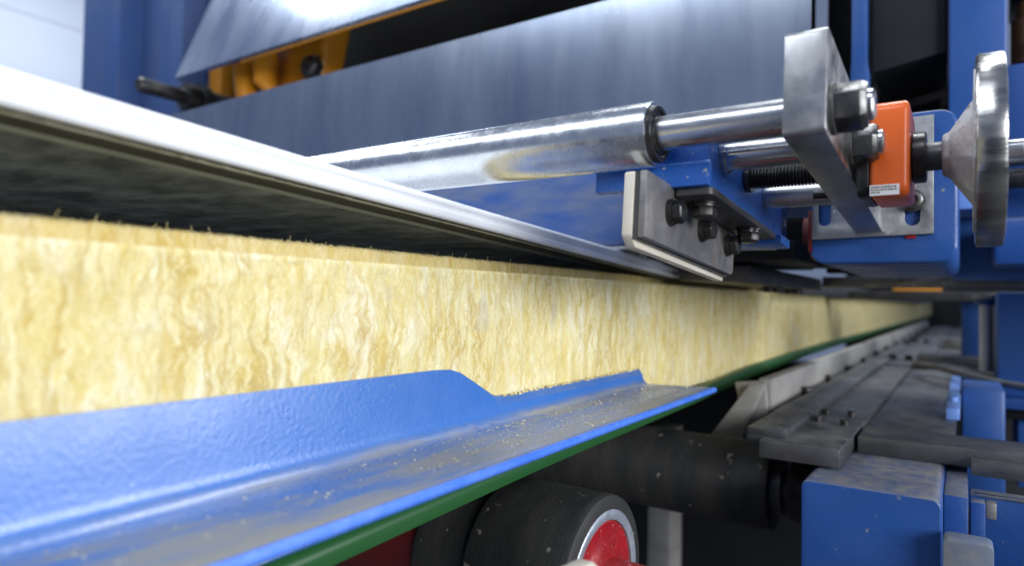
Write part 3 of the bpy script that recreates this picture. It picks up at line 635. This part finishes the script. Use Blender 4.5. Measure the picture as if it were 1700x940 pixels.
# ================================================================ lower right: bed rails, roller bearing block
T = thing('rail_plate', 'thick dark steel plate on the blue block with small socket bolts', 'plate')
MB().box(-.1710, -.0975, .700, 1.75, -.1560, -.1385).build('plate', M['bed'], T, bevel=.0008)
MB().box(-.1890, -.1500, .722, 2.6, -.1383, -.1305).build('cover_strip', M['bed'], T, bevel=.0006)
MB().box(-.1890, -.1715, .722, 2.6, -.1500, -.1385).build('under_strip', M['dark_steel'], T, bevel=.0006)
for x, y in ((-.143, .86), (-.1131, .8494), (-.1430, .9196), (-.1148, .9226)):
    MB().lathe((x, y, -.1384), (0, 0, 1), [(0, .0048), (.0062, .0048), (.0066, .0042), (.0066, .0028), (.004, .0026)], 20).build('bolt', M['black_bolt'], T, smooth=40)
T = thing('far_rail_plate', 'second dark bed plate further along the line', 'plate')
MB().box(-.1640, -.0700, 1.78, 5.5, -.150, -.136).build('plate', M['bed'], T, bevel=.001)
for y in (1.95, 2.9, 3.9):
    for x in (-.150, -.115): MB().lathe((x, y, -.1359), (0, 0, 1), [(0, .0085), (.012, .0085)], 16).build('bolt', M['black_bolt'], T, smooth=40)
T = thing('bed_plate', 'grey flat machine bed plate right of the dark rail', 'plate')
MB().box(-.0970, -.0080, .885, 5.5, -.162, -.1450).build('plate', M['bed'], T, bevel=.001)
T = thing('side_bar', 'pale dusty grey bar with black bolts beside the green edge', 'bar')
MB().box(-.222, -.206, .905, 5.5, -.145, -.0985).build('bar', M['grey_bar'], T, bevel=.001)
MB().box(-.2055, -.1895, .905, 5.5, -.152, -.139).build('ledge', M['bed'], T, bevel=.001)
for k in range(12):
    y = 1.10 + .20 * k + .012 * k * k
    MB().hexa((-.198, y, -.1388), (0, 0, 1), .0095, .012, .2).build('bolt', M['black_bolt'], T, bevel=.0004)
tag(MB().prism([(-.232, -.19), (-.250, -.105), (-.212, -.100), (-.203, -.19)], 'Y', .893, .902).build('upright_plate', M['grey_bar'], bevel=.001), 'pale grey upright plate between the green edge and black roller', 'plate')
MBU = MB(); MBU.prism([(-.300, -.21), (-.2255, -.104), (-.2065, -.100), (-.252, -.21)], 'Y', .872, .888)
tag(MBU.build('slanted_brace', M['grey_bar'], bevel=.001), 'pale slanted brace above the black conveyor roller', 'brace')
T = thing('bearing_block', 'large blue painted bearing block with dusty top at the lower right', 'block')
MB().prism(rrect(-.1218, -.0147, -.42, -.1590, .007, 5), 'Y', .650, .860).build('block', M['blue'], T, bevel=.0018, seg=3)
MB().box(-.0143, .0035, .700, .860, -.42, -.1650).build('side_plate', M['blue'], T, bevel=.001)
tag(MB().box(-.0935, .40, .80, .875, -.1585, -.1402).build('cross_bar', M['bed'], bevel=.0008), 'dark steel bar lying across the top of the blue bearing block', 'bar')
MBX = thing('edge_strip', 'thin bright strip along the dark bar at the right edge', 'strip')
MB().box(.0060, .40, .772, .7995, -.1600, -.1480).build('strip', M['bed'], MBX, bevel=.0006)
T = thing('blue_side_frame', 'blue steel frame with a bright top edge right of the bearing block', 'frame')
MB().box(.0050, .40, .735, .765, -.245, -.1705).build('beam', M['blue'], T, bevel=.0012)
MB().box(.0080, .40, .7335, .740, -.1700, -.1680).build('bright_edge', M['rod'], T, bevel=.0003)
MB().box(.0052, .0160, .718, .734, -.30, -.1720).build('upright', M['blue'], T, bevel=.001)
MB().box(.0165, .0240, .722, .7345, -.1860, -.1720).build('clip', M['bracket'], T, bevel=.0006)
tag(MB().prism(rrect(-.0132, .0192, -.36, -.1815, .004, 3), 'Y', .625, .648).build('dusty_bracket', mat('dusty_blue', (.20, .21, .20), .7, 0, (.05, .10, .24), 22, amount=.9, bump=.2), bevel=.001), 'grey dusty bracket at the bottom beside the blue block', 'bracket')
T = thing('far_right_column', 'blue machine column low on the right edge', 'column')
MB().box(.048, .40, 1.40, 1.60, -.150, .026).build('column', M['blue_soft'], T, bevel=.003)
MB().box(.040, .40, 1.36, 1.62, -.166, -.151).build('shelf', M['blue_soft'], T, bevel=.002)
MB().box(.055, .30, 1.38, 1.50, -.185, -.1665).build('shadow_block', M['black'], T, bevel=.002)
MB().box(.075, .30, 1.40, 1.55, -.30, -.186).build('lower_post', M['blue_soft'], T, bevel=.003)
T = thing('piston_rod', 'thin pale vertical rod standing far right below the cross bar', 'rod')
MB().cyl((.033, 1.55, -.150), (.033, 1.55, .004), .0085, 20).build('rod', M['white_plastic'], T)
MB().cyl((.033, 1.55, .0045), (.033, 1.55, .016), .016, 20).build('collar', M['blue_soft'], T)
MB().cyl((.033, 1.55, .0165), (.033, 1.55, .026), .020, 20).build('cap', M['grey_bar'], T)
tag(MB().box(-.005, .045, 1.95, 2.1, -.19, .015).build('blue_post', M['blue_soft'], bevel=.004), 'dark blue post behind the pale rod', 'post')
tag(MB().box(-.002, .050, 1.20, 1.34, -.30, -.120).build('blue_bracket', M['blue_soft'], bevel=.004), 'blue bracket below the far right column', 'bracket')
T = thing('light_blue_bar', 'pale blue bar lying along the bed on the right', 'bar')
MB().box(-.0190, -.0040, 1.02, 1.50, -.1448, -.1300).build('bar', M['light_blue'], T, bevel=.002)
MB().cyl((-.0115, 1.10, -.1298), (-.0115, 1.10, -.124), .005, 20).build('stud', M['light_blue'], T)
tag(MB().tube([(-.085, 1.62, -.120), (-.05, 1.50, -.113), (-.01, 1.40, -.114), (.05, 1.33, -.122), (.14, 1.28, -.128)], .006, 10).build('air_hose', M['bed'], smooth=60), 'grey hose crossing the bed towards the blue bracket', 'hose')
tag(MB().tube([(-.085, 1.66, -.128), (-.03, 1.60, -.122), (.03, 1.52, -.126), (.16, 1.45, -.132)], .007, 10).build('air_hose', M['dark_steel'], smooth=60), 'dark hose crossing the bed behind the grey hose', 'hose')
tag(MB().box(-.095, .05, 1.90, 2.02, -.1445, -.118).build('cross_tie', M['bed'], bevel=.002), 'grey cross tie on the bed in front of the pale rod', 'tie')
tag(MB().box(-.06, .05, 2.7, 2.9, -.1445, -.110).build('cross_tie', M['bed'], bevel=.002), 'far cross tie on the bed near the vanishing end', 'tie')
tag(MB().box(-1.2, 1.6, 9.02, 9.4, -H, 1.2).build('far_backdrop', M['charcoal'], bevel=.01), 'dark backdrop added to close the far end of the line', 'machine')  # dark backdrop box added to fill the gap at the far end
# frame below
tag(MB().box(-.62, -.565, 1.50, 1.58, -H, -.30).build('frame_post', M['grey_bar'], bevel=.003), 'grey frame post under the conveyor roller', 'post')
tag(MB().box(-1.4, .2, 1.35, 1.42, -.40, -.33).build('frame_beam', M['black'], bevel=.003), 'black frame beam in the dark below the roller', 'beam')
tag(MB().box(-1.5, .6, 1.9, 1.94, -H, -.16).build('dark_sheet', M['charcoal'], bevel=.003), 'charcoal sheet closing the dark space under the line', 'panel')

# ---------------------------------------------------------------- put each thing's origin at its base
for T in THINGS:
    ks = kids(T); lo = Vector((1e9,) * 3); hi = Vector((-1e9,) * 3)
    for k in ks:
        for v in k.data.vertices:
            for i in range(3): lo[i] = min(lo[i], v.co[i]); hi[i] = max(hi[i], v.co[i])
    if not ks: continue
    off = Vector(((lo.x + hi.x) / 2, (lo.y + hi.y) / 2, lo.z)); T.location = off
    for k in ks: k.data.transform(Matrix.Translation(-off))
